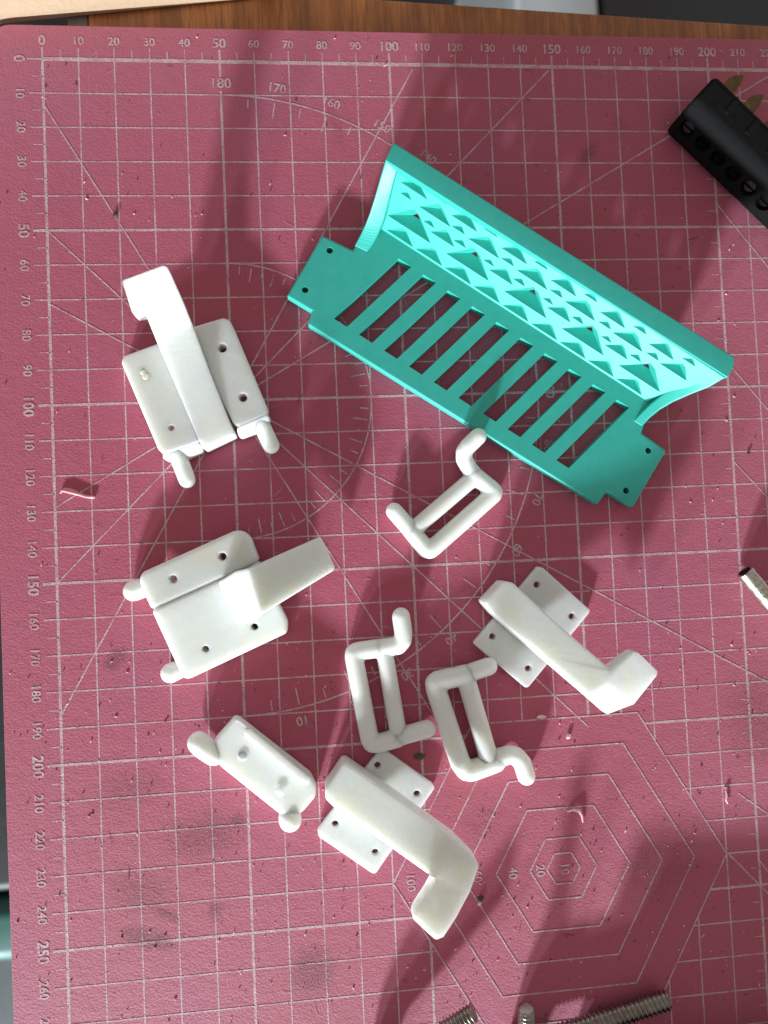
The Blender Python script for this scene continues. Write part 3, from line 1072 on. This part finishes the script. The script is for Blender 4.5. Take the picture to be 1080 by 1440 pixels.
# ------------------------------------------------------------------ screws
def thread_mesh(length, r, pitch, depth=0.62, seg=24):
    """threaded rod along +X from 0, helical ridge"""
    bm = bmesh.new()
    per_turn = 8
    n = int(length / pitch * per_turn)
    rings = []
    for i in range(n + 1):
        x = length * i / n
        ring = []
        for s_ in range(seg):
            a = 2 * math.pi * s_ / seg
            ph = (x / pitch - s_ / seg) % 1.0
            rr = r - depth * (2 * abs(ph - 0.5)) ** 1.2
            if i == 0:
                rr = r - depth * 1.3
            ring.append(bm.verts.new(Vector((x, rr * math.cos(a), rr * math.sin(a))) * S))
        rings.append(ring)
    for p, q in zip(rings, rings[1:]):
        for s_ in range(seg):
            bm.faces.new([p[s_], q[s_], q[(s_ + 1) % seg], p[(s_ + 1) % seg]])
    bm.faces.new(rings[0])
    bm.faces.new(rings[-1][::-1])
    bmesh.ops.recalc_face_normals(bm, faces=bm.faces)
    me = bpy.data.meshes.new('threaded_shank')
    bm.to_mesh(me)
    bm.free()
    me.polygons.foreach_set('use_smooth', [True] * len(me.polygons))
    return me


def screw(tip, tail, r, label, pitch=1.0, hexhead=True):
    """tip is the end in view, tail runs out of the picture"""
    tip, tail = Vector(tip), Vector(tail)
    d = tail - tip
    t = thing('bolt', tip, label, 'bolt', 'bolts lying at the lower edge')
    t.rotation_euler = d.to_track_quat('X', 'Z').to_euler()
    link('threaded_shank', thread_mesh(d.length, r, pitch), M_BOLT, t)
    bm = bmesh.new()
    bmesh.ops.create_cone(bm, cap_ends=True, segments=6, radius1=r * 1.75 * S, radius2=r * 1.75 * S, depth=r * 1.5 * S,
                          matrix=Matrix.Translation(Vector((d.length + r * .75, 0, 0)) * S) @ Matrix.Rotation(math.pi / 2, 4, 'Y'))
    me = bpy.data.meshes.new('head')
    bm.to_mesh(me)
    bm.free()
    link('head', me, M_BOLT, t)
    return t


a = [(167.41, -277.78, 4.00)][0]
b = [(142.99, -282.44, 4.00)][0]
d = (Vector(b) - Vector(a)).normalized()
e = Vector(a) + d * 42
screw(a, (e.x, e.y, 4.0), 2.75, 'longest threaded bolt at the bottom edge, lying flat and pointing right', 1.35)
a = [(110.07, -272.64, 8.00)][0]
b = [(104.31, -276.05, 8.00)][0]
d = (Vector(b) - Vector(a)).normalized()
e = Vector(a) + d * 30
screw(a, (e.x, e.y, 4.5), 2.5, 'leftmost threaded bolt at the bottom edge, only its tilted tip showing', 1.1)
a = [(123.52, -270.04, 13.00)][0]
b = [(124.16, -277.16, 10.00)][0]
screw(a, (b[0], b[1] - 16, 5.5), 2.4, 'short bolt end between the two other bolts at the bottom edge', 1.4)

# added open tray, out of view below, to cast the lower-right shadow
tr = thing('shadow_tray', (190, -310, 0), 'added black tray, out of view below the bolts, casting the lower-right shadow', 'tray')
bake(tmp_object(box_bm(138, -340, 0.1, 260, -292, 2.5)), 'caster_floor', M_BLACK, tr)
for nm, bxs in (('caster_wall', (138, -294.5, 2.52, 260, -292, 14)), ('caster_wall', (138, -340, 2.52, 260, -337.5, 14)),
                ('caster_wall', (138, -337.45, 2.52, 140.5, -294.55, 14)), ('caster_wall', (257.5, -337.45, 2.52, 260, -294.55, 14))):
    bake(tmp_object(box_bm(*bxs)), nm, M_BLACK, tr)

# plain metal tube at the right edge
ta = Vector([(199.41, -156.33, 3.20)][0])
tb_ = Vector([(205.15, -163.71, 3.20)][0])
d = (tb_ - ta).normalized()
tt = thing('metal_tube', (ta.x, ta.y, 0), 'shiny metal tube end with a dark bore at the right edge', 'tube')
bm = bmesh.new()
cylinder_bm(bm, ta, ta + d * 60, 2.6, seg=40)
o = tmp_object(bm)
add_bevel(o, 0.3, 2)
apply_obj(o)
cb = bmesh.new()
cylinder_bm(cb, ta - d * 3, ta + d * 14, 1.95, seg=32)
cut(o, cb)
bake(o, 'tube_wall', M_STEEL, tt)
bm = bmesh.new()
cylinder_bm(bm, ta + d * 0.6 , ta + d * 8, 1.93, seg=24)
bake(tmp_object(bm), 'bore_shade', M_HOLE, tt)  # solid black plug standing in for the shade inside the hollow bore


# ------------------------------------------------------------------ shavings, crumbs
def thin_curve(name, mat_, pts, r, label, cat):
    o = tube(name, mat_, None, pts, r, voxel=0.12, it=3)
    return tag(o, label, cat)


thin_curve('plastic_strand', M_CURL, [(1.70, -124.82, 0.40), (2.20, -124.18, 0.50), (4.01, -124.66, 0.60), (6.52, -125.41, 0.50), (8.73, -126.16, 0.45), (10.71, -126.37, 0.40)],
           [.25, .3, .36, .36, .36, .42], 'thin pale plastic strand on the mat near the 130 mark', 'strand')
thin_curve('plastic_shaving', M_CURL, [(142.04, -223.69, 0.40), (143.85, -223.20, 0.80), (145.29, -223.55, 0.90), (146.13, -225.06, 0.70), (146.42, -227.11, 0.40)],
           [.25, .4, .5, .42, .25], 'curled pale shaving inside the hexagon print', 'shaving')
thin_curve('plastic_shaving', M_CURL, [(190.68, -221.34, 0.60), (190.77, -222.67, 0.80), (190.51, -224.08, 0.70), (191.07, -225.24, 0.50)],
           [.22, .3, .3, .2], 'small upright pale shaving near the right edge below the grid', 'shaving')


def crumb(name, m, x, y, r, label, cat, sx=1.0, rot=0.0):
    bm = bmesh.new()
    bmesh.ops.create_icosphere(bm, subdivisions=2, radius=r * S)
    for vv in bm.verts:
        vv.co *= random.uniform(0.65, 1.2)
        vv.co.x *= sx
        vv.co.z = max(vv.co.z * 0.7, -r * 0.5 * S)
    bm.transform(Matrix.Translation(Vector((x, y, r * 0.55)) * S) @ Matrix.Rotation(rot, 4, 'Z'))
    o = bake(tmp_object(bm), name, m, None, 20)
    return tag(o, label, cat)


p = [(99.28, -204.67, 0.00), (143.56, -202.09, 0.00), (143.48, -203.53, 0.00), (114.88, -246.13, 0.00), (114.59, -247.71, 0.00), (152.24, -171.97, 0.00), (135.74, -195.96, 0.00), (204.99, -120.53, 0.00), (19.06, -45.52, 0.00)]
crumb('debris_crumb', M_OLIVE, *p[0][:2], 0.95, 'olive speckled crumb between the lower clips and bracket plate', 'crumb', 1.9)
crumb('debris_crumb', M_CRUMB, *p[1][:2], 0.75, 'pale crumb below the right bracket arm tip', 'crumb', 1.2, 1.2)
crumb('debris_crumb', M_DARKCRUMB, *p[3][:2], 0.8, 'dark crumb right of the lower bracket arm tip', 'crumb', 1.2, .5)
crumb('debris_crumb', M_CRUMB, *p[4][:2], 0.6, 'pale crumb touching the dark crumb beside the lower bracket', 'crumb')
crumb('debris_crumb', M_CRUMB, *p[6][:2], 0.6, 'flat pale flake on the grid line above the hexagon print', 'crumb', 2.4)
crumb('debris_crumb', M_DARKCRUMB, *p[7][:2], 0.55, 'dark speck on the mat right of the grille end', 'crumb')
crumb('debris_crumb', M_DARKCRUMB, *p[8][:2], 0.6, 'brown speck on the diagonal line above the upper bracket', 'crumb', 1.4, .6)

for nm, m, cnt, rr in (('pale_dust', M_CRUMB, 520, (0.06, 0.20)), ('dark_dust', M_DARKCRUMB, 620, (0.05, 0.17))):
    bm = bmesh.new()
    for i in range(cnt):
        x = random.uniform(-14, 228)
        y = random.uniform(-285, 8) if random.random() < 0.5 else random.uniform(-285, -170)
        r = random.uniform(*rr)
        res = bmesh.ops.create_icosphere(bm, subdivisions=1, radius=r * S)
        rot = Matrix.Rotation(random.uniform(0, 6.28), 4, 'Z')
        sx = random.uniform(1, 3.2)
        for vv in res['verts']:
            c = vv.co * random.uniform(0.6, 1.3)
            c.x *= sx
            c = rot @ c
            vv.co = c + Vector((x, y, r * 0.7)) * S
    o = bake(tmp_object(bm), nm, m, None, 20)
    tag(o, ('pale' if nm[0] == 'p' else 'dark') + ' dust and tiny crumbs scattered over the pink mat', 'dust', kind='stuff')
